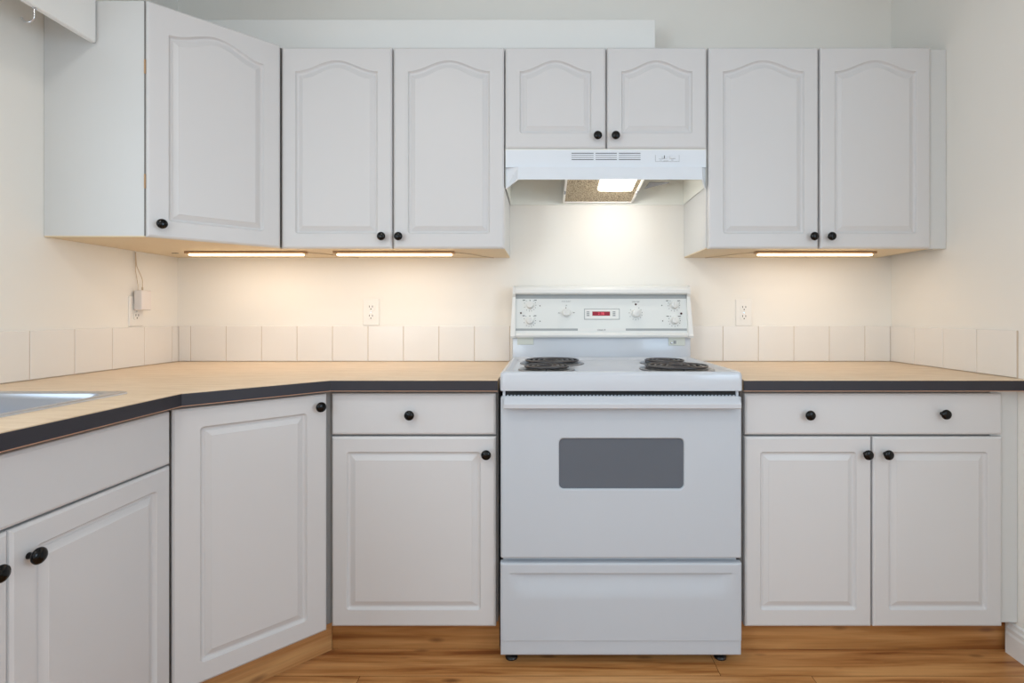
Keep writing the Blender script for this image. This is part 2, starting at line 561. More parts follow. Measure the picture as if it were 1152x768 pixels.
# boxed soffit on top of the wall cabinets
bm = NB()
sx1 = X(737, 0.16)
box(bm, XL, sx1 - 0.008, -0.158, 0, 2.068, Z(23, 0.16), 0.002)
box(bm, XL, sx1, -0.16, -0.150, 2.068, Z(22, 0.16), 0.002)
struct('trim_1', bm, M['trimpaint'], 'long white boxed panel along the wall on top of the wall cabinets', 'soffit')


# ------------------------------------------------------------------ tile backsplash
def tiles(name, edges, fn, z0, z1, label, end_joint=False):
    bm = NB()
    g = 0.0011
    for a, c in zip(edges[:-1], edges[1:]):
        a2, c2 = a + g, c - g
        if c2 - a2 < 0.004: continue
        R = []
        for ins, t in ((0, 0.001), (0, 0.0052), (0.0008, 0.0062), (0.002, 0.0066)):
            R.append([fn(a2 + ins, z0 + 0.001 + ins, t), fn(c2 - ins, z0 + 0.001 + ins, t), fn(c2 - ins, z1 - ins, t), fn(a2 + ins, z1 - ins, t)])
        rings_mesh(bm, R)
    lo, hi = edges[0], edges[-1]
    n0 = len(bm.faces)
    prism(bm, [(lo, z0), (hi, z0), (hi, z1 - 0.0005), (lo, z1 - 0.0005)], lambda p, t: fn(p[0], p[1], t * 0.0048))
    bm.faces.ensure_lookup_table()
    for f in bm.faces[n0:]: f.material_index = 1
    o = obj(name, bm, [M['tile'], M['grout']], None, 0)
    return tag(o, label, 'backsplash')


ZT0, ZT1 = 0.881, 1.032
e0 = X(215.2, 0.0)
edges = [XL + 0.0075] + [e0 + 0.1521 * k for k in range(0, 20)] + [XR - 0.0075]
edges = [e for e in edges if e <= XR - 0.0074]
tiles('tile_backsplash', edges, lambda a, z, t: (a, -t, z), ZT0, ZT1, 'row of square white tiles on the back wall behind the stove')
ed = [0.0005] + [0.0415 + 0.154 * k for k in range(0, 15)]
tiles('tile_backsplash', ed, lambda a, z, t: (XL + t, -a, z), ZT0, ZT1, 'row of square white tiles on the left wall below the plugged in adapter')
ed = [0.0005, 0.148 - 0.1 + 0.0, 0.148, 0.3005, 0.453, 0.606]
ed = [0.0005, 0.148, 0.3005, 0.453, 0.606]
tiles('tile_backsplash', ed, lambda a, z, t: (XR - t, -a, z), ZT0, ZT1 - 0.001, 'short row of square white tiles on the right wall')

# ------------------------------------------------------------------ wall cabinets
TH = 0.019
UD = 0.305          # carcass depth
UF = UD + 0.0015    # back face of the doors
ZU0, ZU1 = 1.325, 2.064
DF = UF + TH        # door front


def carcass_box(bm, x0, x1, d0, d1, z0, z1):
    box(bm, x0, x1, -d1, -d0, z0 + 0.001, z1)


def wall_cab(name, x0, x1, z0, z1, label, doors, under=True):
    t = thing(name, ((x0 + x1) / 2, 0, z0), label, 'cabinet', None)
    bm = NB()
    box(bm, x0, x1, -UD, -0.001, z0 + 0.004, z1, 0.0008, 1)
    obj('carcass', bm, [M['carcass']], t, 0)
    bm = NB(); box(bm, x0 + 0.0005, x1 - 0.0005, -UD + 0.0005, -0.001, z0, z0 + 0.004)
    obj('bottom_panel', bm, M['carcass_under'], t, 0)
    for (a, c, kx) in doors:
        h = z1 - z0 + 0.001
        door(t, (a, -UF, z0 - 0.0005), 0.0, c - a, h, arch=0.040, knobs=[((c - a - kx) if kx > 0 else -kx, 0.042)], frame=(0.052, 0.052, 0.054, 0.049))
    return t


def dx(px):
    return X(px, DF)


# pair left of the hood
wx0, wx1 = -0.9655, -0.1465
wall_cab('wall_cabinet', wx0, wx1, ZU0, ZU1, 'white two door wall cabinet between the corner cabinet and the range hood',
         [(dx(316.2), dx(440.6), 0.033), (dx(442.8), dx(567.0), -0.022)])
# above the hood
hz0 = Z(166.5, DF)
wall_cab('wall_cabinet', -0.1455, 0.6005, hz0, ZU1, 'short white two door wall cabinet directly above the range hood',
         [(dx(568.6), dx(681.2), 0.030), (dx(683.2), dx(795.0), -0.029)])
# right pair with a filler strip up to the wall
t = wall_cab('wall_cabinet', 0.6015, 1.4285, ZU0, ZU1, 'white two door wall cabinet at the right, against the right wall',
             [(dx(797.4), dx(920.8), 0.024), (dx(923.2), dx(1047.2), -0.032)])
bm = NB(); box(bm, 1.4285, XR - 0.001, -UD - 0.004, -UD + 0.014, ZU0, ZU1, 0.0006, 1)
obj('filler_strip', bm, M['carcass'], t, 0)

# diagonal corner cabinet
t = thing('corner_wall_cabinet', (-1.4, -0.15, ZU0), 'tall white diagonal corner wall cabinet with one angled door', 'cabinet')
poly = [(XL + 0.001, -0.001), (-0.9665, -0.001), (-0.9665, -UD), (-1.258, -0.606), (XL + 0.001, -0.606)]
bm = NB(); prism(bm, poly, lambda p, k: (p[0], p[1], ZU0 + 0.004 + k * (ZU1 + 0.003 - ZU0 - 0.004)))
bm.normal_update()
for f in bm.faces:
    if abs(abs(f.normal.x) - abs(f.normal.y)) < 0.2 and abs(f.normal.z) < 0.1: f.material_index = 1  # diagonal front takes the grey painted as shade beside the door
obj('carcass', bm, [M['carcass'], M['gap_shade']], t, 0)
bm = NB(); prism(bm, poly, lambda p, k: (p[0], p[1], ZU0 + k * 0.004))
obj('bottom_panel', bm, M['carcass_under'], t, 0)
q = 0.707107
s0 = 0.0095 + 0.0010
s0 += 0.0038
P = Vector((-1.268 + q * 0.0052 + q * s0, -0.61 - q * 0.0052 + q * s0, ZU0 - 0.0005))
wd = 0.4008 - 0.0095 - 0.0038 + 0.006
door(t, P, PI / 4, wd, ZU1 - ZU0 + 0.001, arch=0.040, knobs=[(0.036, 0.042)], frame=(0.056, 0.056, 0.054, 0.049))
for zz in (1.50, 1.86):
    bm = NB()
    pc = Vector((-1.2575, -0.6065, zz))
    lathe(bm, [(0, -0.022), (0.003, -0.022), (0.003, 0.022), (0, 0.022)], Matrix.Translation(pc + Vector((0.0035, -0.0005, 0))), 8)
    obj('hinge', bm, M['bronze'], t, 40)
bm = NB()
lathe(bm, [(0, -0.0012), (0.011, -0.0012), (0.011, 0.0), (0, 0.0)], Matrix.Translation((X(197, 0.17), -0.17, ZU0)) @ Matrix.Diagonal((1.3, 0.5, 1, 1)), 16)
obj('plug_hole', bm, M['black'], t, 0)

# ------------------------------------------------------------------ base cabinets
BD = 0.60
BFd = BD + 0.0015
DB = BFd + TH        # 0.6205 door front
ZD0, ZDM0, ZDM1, ZD1 = Z(705, DB), Z(491.2, DB), Z(489, DB), Z(442.5, DB)
ZB1 = 0.8455
KH = 0.118
KD = 0.56


def bx(px):
    return X(px, DB)


def base_carcass(bm, poly, z0=None):
    prism(bm, poly, lambda p, k: (p[0], p[1], (z0 or ZD0 + 0.006) + k * (ZB1 - (z0 or ZD0 + 0.006))))


def kick_board(parent, pts, m='kick'):
    """pts: two plan points of the visible face; board behind it"""
    a, c = Vector((*pts[0], 0)), Vector((*pts[1], 0))
    dirv = (c - a).normalized(); nrm = Vector((-dirv.y, dirv.x, 0))
    bm = NB()
    poly = [a, c, c + nrm * 0.016, a + nrm * 0.016]
    prism(bm, [(p.x, p.y) for p in poly], lambda p, k: (p[0], p[1], k * KH))
    return obj('toe_kick', bm, M[m], parent, 0, label='golden wood toe kick board')


FRB = (0.047, 0.047, 0.052, 0.047)
# drawer base left of the stove
BJ = -0.6640
t = thing('base_cabinet', (-0.41, -0.3, 0), 'narrow white base cabinet with one drawer over one door, left of the stove', 'cabinet')
bm = NB(); base_carcass(bm, [(BJ, -0.002), (-0.1445, -0.002), (-0.1445, -BD), (BJ, -BD)])
obj('carcass', bm, M['gap_shade'], t, 0)
x0, x1 = bx(372.8), bx(557.8)
door(t, (x0, -BFd, ZDM1), 0, x1 - x0, ZD1 - ZDM1, name='drawer', frame=None, knobs=[(bx(462) - x0, Z(466, DB) - ZDM1)])
door(t, (x0, -BFd, ZD0), 0, x1 - x0, ZDM0 - ZD0, frame=FRB, knobs=[(bx(547.5) - x0, Z(510, DB) - ZD0)])
kick_board(t, [(BJ, -KD), (-0.1445, -KD)])

# base right of the stove
t = thing('base_cabinet', (1.05, -0.3, 0), 'wide white base cabinet with a two knob drawer over two doors, right of the stove', 'cabinet')
bm = NB(); base_carcass(bm, [(0.618, -0.002), (1.405, -0.002), (1.405, -BD), (0.618, -BD)])
obj('carcass', bm, M['gap_shade'], t, 0)
x0, x1 = bx(838.2), bx(1128)
door(t, (x0, -BFd, ZDM1), 0, x1 - x0, ZD1 - ZDM1, name='drawer', frame=None, knobs=[(bx(908.5) - x0, Z(466, DB) - ZDM1), (bx(1059.5) - x0, Z(465, DB) - ZDM1)])
xa, xb = bx(980.6), bx(982.6)
door(t, (x0, -BFd, ZD0), 0, xa - x0, ZDM0 - ZD0, frame=FRB, knobs=[(bx(973) - x0, Z(510, DB) - ZD0)])
door(t, (xb, -BFd, ZD0), 0, x1 - xb, ZDM0 - ZD0, frame=FRB, knobs=[(bx(995.5) - xb, Z(510, DB) - ZD0)])
bm = NB(); box(bm, 1.4055, XR - 0.001, -BD - 0.004, -BD + 0.014, ZD0 + 0.005, ZB1, 0.0006, 1)
obj('filler_strip', bm, M['carcass'], t, 0)
kick_board(t, [(0.618, -KD), (XR - 0.0015, -KD)])

# diagonal corner base
t = thing('corner_base_cabinet', (-1.2, -0.4, 0), 'white diagonal corner base cabinet with one tall angled door', 'cabinet')
bm = NB(); base_carcass(bm, [(XL + 0.002, -0.002), (BJ - 0.001, -0.002), (BJ - 0.001, -BD - 0.0045), (-0.973, -0.9135), (XL + 0.002, -0.9135)])
obj('carcass', bm, M['gap_shade'], t, 0)
s0 = 0.0125
P = Vector((-0.973 + q * 0.0015 + q * s0, -0.9135 - q * 0.0015 + q * s0, ZD0))
door(t, P, PI / 4, 0.397, ZD1 + 0.002 - ZD0, frame=(0.062, 0.060, 0.054, 0.052), knobs=[(0.397 - 0.026, ZD1 - ZD0 - 0.034)])
kick_board(t, [(-1.02, -0.899), (-0.684, -KD - 0.003)], 'kick_diagonal')
kick_board(t, [(-0.684, -KD), (BJ - 0.0002, -KD)])

# sink base on the left wall (faces +x)
t = thing('sink_base_cabinet', (-1.25, -1.4, 0), 'white sink base cabinet on the left wall with a plain false front over two doors', 'cabinet')
bm = NB()
SX = -0.968
# open box under the sink: back, sides, bottom and a front rail frame
zb = ZD0 + 0.006
box(bm, XL + 0.002, SX, -0.932, -0.9145, zb, ZB1)
box(bm, XL + 0.002, SX, -2.0, -1.984, zb, ZB1)
box(bm, XL + 0.002, SX, -1.984, -0.932, zb, zb + 0.016)
box(bm, XL + 0.002, XL + 0.010, -1.984, -0.932, zb + 0.016, ZB1)
box(bm, SX - 0.018, SX, -1.984, -0.932, zb + 0.016, ZB1)
obj('carcass', bm, M['gap_shade'], t, 0)
SFX = SX + 0.0015
ya, yb, yc = -0.9258, -1.329, -1.7315     # door edges along the wall
door(t, (SFX, yb - 0.4025, ZDM1 - 0.004), PI / 2, ya - (yb - 0.4025), ZD1 - ZDM1 + 0.004, name='false_drawer_front', frame=None)
hd = ZDM0 - 0.0025 - ZD0
door(t, (SFX, yb + 0.001, ZD0), PI / 2, ya - yb - 0.001, hd, frame=FRB, knobs=[(0.033, hd - 0.060)])
door(t, (SFX, yc, ZD0), PI / 2, yb - yc - 0.001, hd, frame=FRB, knobs=[(yb - yc - 0.001 - 0.033, hd - 0.060)])
kick_board(t, [(SX - 0.043, -2.0), (SX - 0.043, -0.9145)])

# ------------------------------------------------------------------ countertops
ZC0, ZC1 = 0.8465, 0.880
CD = 0.642
OUT = 0.006


def counter(name, outline, edge_path, origin, label, holes=None):
    t = thing(name, origin, label, 'countertop')
    bm = NB()
    if holes:
        for poly in outline: prism(bm, poly, lambda p, k: (p[0], p[1], ZC0 + k * (ZC1 - ZC0)))
    else:
        prism(bm, outline, lambda p, k: (p[0], p[1], ZC0 + k * (ZC1 - ZC0)))
    obj('laminate_top', bm, M['counter'], t, 0)
    # charcoal band with thin tan lines above and below
    pth = [Vector((a, c, 0)) for a, c in edge_path]
    nrm = []
    for i in range(len(pth)):
        ds = []
        if i > 0: ds.append((pth[i] - pth[i - 1]).normalized())
        if i < len(pth) - 1: ds.append((pth[i + 1] - pth[i]).normalized())
        ns = [Vector((dv.y, -dv.x, 0)) for dv in ds]
        if len(ns) == 2:
            b = (ns[0] + ns[1]).normalized(); b = b / b.dot(ns[0])
        else: b = ns[0]
        nrm.append(b)
    def band(name, z0, z1, thick, m):
        bm = NB()
        for i in range(len(pth) - 1):
            sec = [(0, z0), (thick, z0), (thick, z1), (0, z1)]
            prism(bm, sec, lambda p, k: tuple((pth[i + k] + nrm[i + k] * p[0] + Vector((0, 0, p[1])))[:]))
        bmesh.ops.remove_doubles(bm, verts=bm.verts, dist=1e-5)
        obj(name, bm, m, t, 0)
    band('edge_band', ZC0 + 0.001, ZC1 - 0.0022, OUT, M['edge'])
    band('edge_trim', ZC0 - 0.0015, ZC0 + 0.001, OUT - 0.001, M['edge_wood'])
    band('edge_trim', ZC1 - 0.0022, ZC1, OUT - 0.0005, M['counter'])
    return t


# right piece
counter('countertop', [(0.6135, -0.001), (XR - 0.001, -0.001), (XR - 0.001, -CD), (0.6135, -CD)], [(0.6135, -CD), (XR - 0.001, -CD)], (1.05, -0.3, ZC0),
        'tan laminate countertop with dark front edge, right of the stove')
# left L-shaped piece with a cut-out for the sink
cx = -0.931; cdg = (-0.657, -CD); cdl = (cx, -CD - (-0.657 - cx))
SKX0, SKX1, SKY0, SKY1 = -1.490, -1.072, -1.72, -0.930   # hole
yend = -2.0
outl = [
    [(XL + 0.001, -0.001), (-0.1425, -0.001), (-0.1425, -CD), cdg, cdl, (cx, SKY1), (XL + 0.001, SKY1)],
    [(XL + 0.001, SKY1), (SKX0, SKY1), (SKX0, SKY0), (XL + 0.001, SKY0)],
    [(SKX1, SKY1), (cx, SKY1), (cx, SKY0), (SKX1, SKY0)],
    [(XL + 0.001, SKY0), (cx, SKY0), (cx, yend), (XL + 0.001, yend)],
]
counter('countertop', outl, [(cx, yend), cdl, cdg, (-0.1425, -CD)], (-1.0, -0.4, ZC0),
        'L-shaped tan laminate countertop with dark front edge, around the sink and corner', holes=True)

# ------------------------------------------------------------------ sink
t = thing('kitchen_sink', (-1.28, -1.32, ZC1), 'stainless steel drop-in sink in the left counter', 'sink')
bm = NB()
def rl(ins, z, r):
    return [(a, c, z) for a, c in loop2d(SKX0 - 0.018 + ins, SKX1 + 0.016 - ins, SKY0 - 0.018 + ins, SKY1 + 0.016 - ins, 0, max(r, 0.001))]
R = [rl(0.0, ZC1 + 0.0002, 0.02), rl(0.001, ZC1 + 0.0040, 0.02), rl(0.004, ZC1 + 0.0052, 0.02), rl(0.010, ZC1 + 0.0042, 0.02), rl(0.026, ZC1 + 0.0036, 0.022)]
rings_mesh(bm, R, cap_first=False, cap_last=False)
obj('rim', bm, M['steel'], t, 50)
bm = NB()
R = [rl(0.026, ZC1 + 0.0036, 0.022), rl(0.030, ZC1 + 0.0015, 0.045), rl(0.034, ZC1 - 0.012, 0.05), rl(0.042, ZC1 - 0.13, 0.06), rl(0.055, ZC1 - 0.155, 0.07), rl(0.085, ZC1 - 0.165, 0.07)]
rings_mesh(bm, R, cap_first=False, cap_last=True)
obj('basin', bm, M['steel'], t, 50)
bm = NB()
lathe(bm, [(0, 0.001), (0.02, 0.001), (0.03, 0.002), (0.042, 0.003), (0.045, 0.001), (0.045, 0)], Matrix.Translation((-1.28, -1.32, ZC1 - 0.165)), 24)
obj('drain', bm, M['chrome'], t, 50)

# ------------------------------------------------------------------ stove
SD = 0.66
SXL, SXR = X(562.2, SD), X(836.2, SD)
st = thing('stove', ((SXL + SXR) / 2, -0.36, 0), 'white electric coil stove with a back control panel, between the base cabinets', 'stove')
def sz(py, d=SD): return Z(py, d)
zdoor1, zdoor0 = sz(446, 0.655), sz(628.5, 0.655)
# body
bm = NB()
box(bm, SXL + 0.008, SXR - 0.008, -0.625, -0.06, 0.045, 0.846, 0.003, 1)
obj('body', bm, M['enamel'], st, 30)
bm = NB()
box(bm, SXL + 0.012, SXR - 0.016, -0.640, -0.6255, zdoor1 - 0.004, 0.846)
obj('vent_gap', bm, M['black'], st, 0)
bm = NB()
bm.free()
for xx in (SXL + 0.008, SXR - 0.017):
    bm = NB(); box(bm, xx, xx + 0.008, -0.646, -0.6255, zdoor1 - 0.002, 0.8465, 0.001, 1)
    obj('hinge_bracket', bm, M['enamel'], st, 0)
# cooktop: recessed deck with a raised rolled rim
ctz = 0.907; deck = 0.8955
bm = NB()
cw0, cw1, cd0, cd1 = SXL, SXR, -SD, -0.098
def cl(i, z, r): return [(a, c, z) for a, c in loop2d(cw0 + i, cw1 - i, cd0 + i, cd1 - i, 0, r)]
R = [cl(0.012, 0.8475, 0.006), cl(0.001, 0.8485, 0.010), cl(0.0, 0.855, 0.012), cl(0.0, ctz - 0.014, 0.014), cl(0.0015, ctz - 0.007, 0.014), cl(0.005, ctz - 0.002, 0.014),
     cl(0.010, ctz, 0.014), cl(0.015, ctz - 0.0005, 0.016), cl(0.021, ctz - 0.004, 0.02), cl(0.028, deck + 0.002, 0.024), cl(0.036, deck, 0.028)]
rings_mesh(bm, R)
obj('cooktop', bm, M['enamel'], st, 40)


def burner(px, d, rad, label):
    c = Vector((X(px, d), -d, deck))
    bm = NB()
    lathe(bm, [(rad, 0.0005), (rad, 0.003), (rad - 0.004, 0.0045), (rad - 0.012, 0.004), (rad - 0.016, 0.0015), (rad * 0.6, 0.0008), (0.0, 0.0008)], Matrix.Translation(c), 48)
    pan = obj('drip_pan', bm, M['drip'], st, 40, label=label)
    for f in pan.data.polygons:
        if f.center.length > -1:
            pass
    bm = NB()
    lathe(bm, [(rad - 0.0165, 0.0012), (rad - 0.03, 0.0030), (rad * 0.45, 0.0022), (0, 0.0022)], Matrix.Translation(c), 48)
    obj('pan_bowl', bm, M['drip_dark'], pan, 40)
    bm = NB()
    n = 4 if rad > 0.11 else 3
    r0, r1 = 0.022, rad - 0.022
    pts = []
    N = 40 * n
    for k in range(N + 1):
        a = 2 * PI * n * k / N
        rr = r0 + (r1 - r0) * k / N
        pts.append(c + Vector((rr * math.cos(a), rr * math.sin(a), 0.0130)))
    for k in range(1, 37):
        a = 2 * PI * k / 40
        pts.append(c + Vector((r1 * math.cos(a), r1 * math.sin(a), 0.0130)))
    tube(bm, pts, 0.0034, 8)
    # support arms under the coil
    for k in range(3):
        a = 2 * PI * k / 3 + 0.5
        dv = Vector((math.cos(a), math.sin(a), 0))
        tube(bm, [c + dv * 0.012 + Vector((0, 0, 0.0085)), c + dv * (r1 + 0.004) + Vector((0, 0, 0.0085))], 0.0022, 6)
        tube(bm, [c + dv * (r1 + 0.004) + Vector((0, 0, 0.0090)), c + dv * (r1 + 0.004) + Vector((0, 0, 0.002))], 0.0020, 6)
    obj('coil', bm, M['coil'], pan, 50)


burner(621, 0.265, 0.121, 'large coil burner pan at the rear left')
burner(615, 0.495, 0.095, 'small coil burner pan at the front left')
burner(747.5, 0.265, 0.093, 'small coil burner pan at the rear right')
burner(761, 0.480, 0.124, 'large coil burner pan at the front right')

# backguard: lower sheet, slanted control panel, end caps, top cap
BGD = 0.100
gx0, gx1 = X(576.5, BGD), X(777.0, BGD)
bm = NB(); box(bm, gx0, gx1, -BGD, -0.012, 0.846, Z(377, BGD), 0.004, 2)
obj('backguard', bm, M['enamel'], st, 30)
zp0, zp1 = Z(376, 0.112), Z(331, 0.09)
dp0, dp1 = 0.112, 0.088
tilt = math.atan2(dp0 - dp1, zp1 - zp0)
def pd(z): return dp0 + (dp1 - dp0) * (z - zp0) / (zp1 - zp0)
def pp(px, py, out=0.0):
    """point on the slanted panel face seen at this place of the photograph"""
    d = 0.10
    for _ in range(4): d = pd(Z(py, d))
    n = Vector((0, -math.cos(tilt), math.sin(tilt)))
    return Vector((X(px, d), -d, Z(py, d))) + n * out
NRM = Vector((0, -math.cos(tilt), math.sin(tilt)))
px0, px1 = X(580, 0.1), X(773, 0.1)
# solid panel body
bm = NB()
prism(bm, [(-0.020, zp0), (-dp0 + 0.0015, zp0), (-pd(zp1 + 0.02) + 0.0015, zp1 + 0.02), (-0.020, zp1 + 0.02)], lambda p, k: (px0 + k * (px1 - px0), p[0], p[1]))
panel = obj('control_panel', bm, M['panel'], st, 0)


def on_panel(bm, pxa, pxb, pya, pyb, th, lift=0.0, mi=0):
    """thin slab lying on the panel face"""
    R = []
    for o_ in (lift, lift + th):
        R.append([pp(pxa, pyb, o_), pp(pxb, pyb, o_), pp(pxb, pya, o_), pp(pxa, pya, o_)])
    rings_mesh(bm, R, [mi, mi])


bm = NB(); on_panel(bm, 580.2, 772.8, 331.4, 335.8, 0.0006, -0.0018 + 0.0005)  # shadow under the top cap, painted on as a grey strip
obj('grey_band_or_cap_shade', bm, M['panel_grey'], panel, 0)
bm = NB(); on_panel(bm, 580.2, 772.8, 369.4, 371.8, 0.0006, -0.0018 + 0.0005)
obj('grey_band_or_cap_shade', bm, M['panel_grey'], panel, 0)
bm = NB(); on_panel(bm, 650, 704, 369.2, 372.2, 0.0012, -0.0013)
nameplate = obj('nameplate', bm, M['ivory'], panel, 0)
# the top cap: rounded bar
cpz0, cpz1 = Z(330.5, 0.10), Z(321.5, 0.09)
bm = NB()
cap = [(-0.014, cpz0), (-0.104, cpz0 - 0.001), (-0.110, cpz0 + 0.004), (-0.110, cpz1 - 0.016), (-0.104, cpz1 - 0.006), (-0.092, cpz1), (-0.030, cpz1), (-0.014, cpz1 - 0.01)]
prism(bm, cap, lambda p, k: (px0 + 0.0005 + k * (px1 - px0 - 0.001), p[0], p[1]))
obj('top_cap', bm, M['ivory'], st, 0)
# end caps flare towards the bottom
bz = Z(380, 0.118)
for s in (0, 1):
    xi = px0 if s == 0 else px1
    sg = -1 if s == 0 else 1
    w = 0.0105
    prof = [(-0.012, cpz1 + 0.002), (-0.094, cpz1 + 0.002), (-0.106, cpz1 - 0.006), (-0.107, cpz0), (-0.098, cpz0 - 0.012), (-0.122, bz + 0.016), (-0.126, bz + 0.008), (-0.122, bz), (-0.012, bz)]
    bm = NB()
    prism(bm, prof, lambda p, k: (xi + sg * k * (w + max(0, (cpz1 - p[1])) * 0.045), p[0], p[1]))
    obj('end_cap', bm, M['ivory'], st, 0)
# lower ledge trim under the panel
bm = NB()
led = [(-0.020, zp0 + 0.002), (-dp0 - 0.003, zp0 + 0.006), (-0.121, zp0 + 0.001), (-0.123, bz + 0.010), (-0.119, bz + 0.002), (-0.020, bz + 0.002)]
prism(bm, led, lambda p, k: (px0 + 0.0005 + k * (px1 - px0 - 0.001), p[0], p[1]))
obj('panel_ledge', bm, M['ivory'], st, 0)

# dials
PM = rot_to(NRM)
def dial(px, py, r, h, pointer=0.0):
    c = pp(px, py, -0.0012)
    bm = NB()
    lathe(bm, [(0, 0), (r * 1.12, 0), (r * 1.10, 0.003), (r, 0.004), (r * 0.92, h * 0.8), (r * 0.84, h), (0, h)], Matrix.Translation(c) @ PM, 26)
    o = obj('dial', bm, M['ivory'], panel, 35)
    bm = NB()
    # finger grip bar across the dial
    g = Matrix.Translation(c + NRM * (h - 0.001)) @ PM @ Matrix.Rotation(pointer, 4, 'Z')
    r_ = bmesh.ops.create_cube(bm, size=1.0, matrix=g @ Matrix.Translation((0, 0, 0.0035)) @ Matrix.Diagonal((r * 0.42, r * 1.75, 0.007, 1)))
    bmesh.ops.bevel(bm, geom=bm.edges[:], offset=0.0015, segments=2, affect='EDGES')
    obj('grip', bm, M['ivory'], o, 40)
    return o


marks = NB()
def flush():
    global marks
    obj('dial_markings', marks, M['mark'], panel, 0)
    marks = NB()
def dot(px, py, r=0.5, lift=-0.0012):
    on_panel(marks, px - r, px + r, py - r, py + r, 0.0005, lift)
def ticks(cx, cy, rad, angs, ln=0.9):
    for a in angs:
        ca, sa = math.cos(math.radians(a)), math.sin(math.radians(a))
        dot(cx + rad * ca, cy - rad * sa, 0.34)

for cx, cy in ((596.3, 343.2), (596.0, 360.6)):
    dial(cx, cy, 0.0145, 0.018)
    ticks(cx, cy, 6.6, (0, 25, 50, 130, 160, 200, 235, 262, 285, 312, 335))
    dot(607.5, cy + 0.6, 0.55); dot(cx, cy - 5.4, 0.5)
    on_panel(marks, cx - 8.2, cx - 5.6, cy - 6.0, cy - 5.2, 0.0005, -0.0012)
    on_panel(marks, cx + 4.8, cx + 7.4, cy - 6.0, cy - 5.2, 0.0005, -0.0012)
    flush()
for cx, cy in ((758.2, 343.2), (758.8, 360.6)):
    dial(cx, cy, 0.0145, 0.018)
    ticks(cx, cy, 6.6, (0, 22, 50, 130, 158, 185, 215, 245, 275, 305, 335))
    dot(744.6 if cy < 350 else 745.6, cy + 0.2, 0.55)
    on_panel(marks, cx - 9.0, cx - 6.2, cy - 5.4, cy - 4.7, 0.0005, -0.0012)
    on_panel(marks, cx + 4.2, cx + 7.0, cy - 5.4, cy - 4.7, 0.0005, -0.0012)
    flush()
dial(637.2, 351.6, 0.0165, 0.020)
ticks(637.2, 351.6, 8.4, (90, 182, 0))
dot(636.6, 346.2, 0.6)
flush()
dial(715.2, 352.4, 0.0165, 0.020, -0.6)
ticks(715.2, 352.4, 7.2, (145, 175, 210, 245, 270, 295, 320, 345, 8, 35, 60))
flush()
marks.free()
for i, (a, c, r) in enumerate(((586.0, 352.0, 1.0), (715.2, 342.2, 1.1), (766.4, 352.6, 1.2))):
    bm = NB()
    rr = r * 0.0037
    lathe(bm, [(0, -0.001), (rr, -0.001), (rr, 0.0015), (rr * 0.6, 0.0025), (0, 0.0028)], Matrix.Translation(pp(a, c, -0.001)) @ PM, 14)
    obj('indicator_light', bm, M['red_dot'], panel, 50)
trot = (PI / 2 - tilt, 0, 0)
text('printed_text', 'OVEN SELECT', 0.0062, pp(637, 339, -0.0009), M['faint'], panel, trot)
text('printed_text', 'OVEN TEMP', 0.0058, pp(715.2, 339.4, -0.0009), M['mark'], panel, trot)
text('printed_text', 'OFF', 0.004, pp(637.2, 344.0, -0.0009), M['faint'], panel, trot)
text('printed_text', 'BAKE', 0.004, pp(629.0, 352.0, -0.0009), M['mark'], panel, trot)
text('printed_text', 'BROIL', 0.004, pp(645.6, 351.4, -0.0009), M['mark'], panel, trot)
text('printed_text', 'Classic III', 0.0088, pp(676.6, 370.9, 0.0002), M['mark'], nameplate, trot)

# clock
bm = NB(); on_panel(bm, 657.2, 697.2, 347.0, 359.4, 0.0008, -0.0014)
clock = obj('clock_frame', bm, M['panel_grey'], panel, 0)
bm = NB(); on_panel(bm, 658.0, 696.4, 347.8, 358.6, 0.0012, -0.0014)
obj('clock_face', bm, M['ivory'], clock, 0)
bm = NB(); on_panel(bm, 666.4, 686.2, 350.3, 355.0, 0.0008, -0.0003)
obj('display', bm, M['display'], clock, 0)
text('display_digits', '2:38', 0.0150, pp(676.2, 352.7, 0.0007), M['digit'], clock, trot)
for cx in (661.5, 690.8):
    for k in range(3):
        bm = NB(); on_panel(bm, cx - 1.6, cx + 1.6, 350.2 + 2.0 * k, 351.4 + 2.0 * k, 0.0006, -0.0003)
        obj('clock_button', bm, M['faint'], clock, 0)

# little plates under the panel
bm = NB(); box(bm, X(582, 0.1), X(600.2, 0.1), -BGD - 0.003, -BGD, Z(387.5, 0.1), bz + 0.004, 0.0008, 1)
obj('rating_plate', bm, M['plate'], st, 0)
bm = NB(); box(bm, X(752, 0.1), X(770.4, 0.1), -BGD - 0.003, -BGD, Z(388.5, 0.1), bz + 0.004, 0.0008, 1)
sw = obj('socket_plate', bm, M['plate'], st, 0)
bm = NB()
lathe(bm, [(0, 0), (0.0045, 0), (0.0045, 0.003), (0.003, 0.006), (0, 0.0065)], Matrix.Translation((X(755, 0.1), -BGD - 0.003, Z(385.5, 0.1))) @ rot_to((0, -1, 0)), 14)
obj('push_button', bm, M['chrome'], sw, 40)
bm = NB(); box(bm, X(757.6, 0.1), X(760.4, 0.1), -BGD - 0.0042, -BGD - 0.003, Z(386.5, 0.1), Z(383, 0.1))
obj('socket_slot', bm, M['faint'], sw, 0)

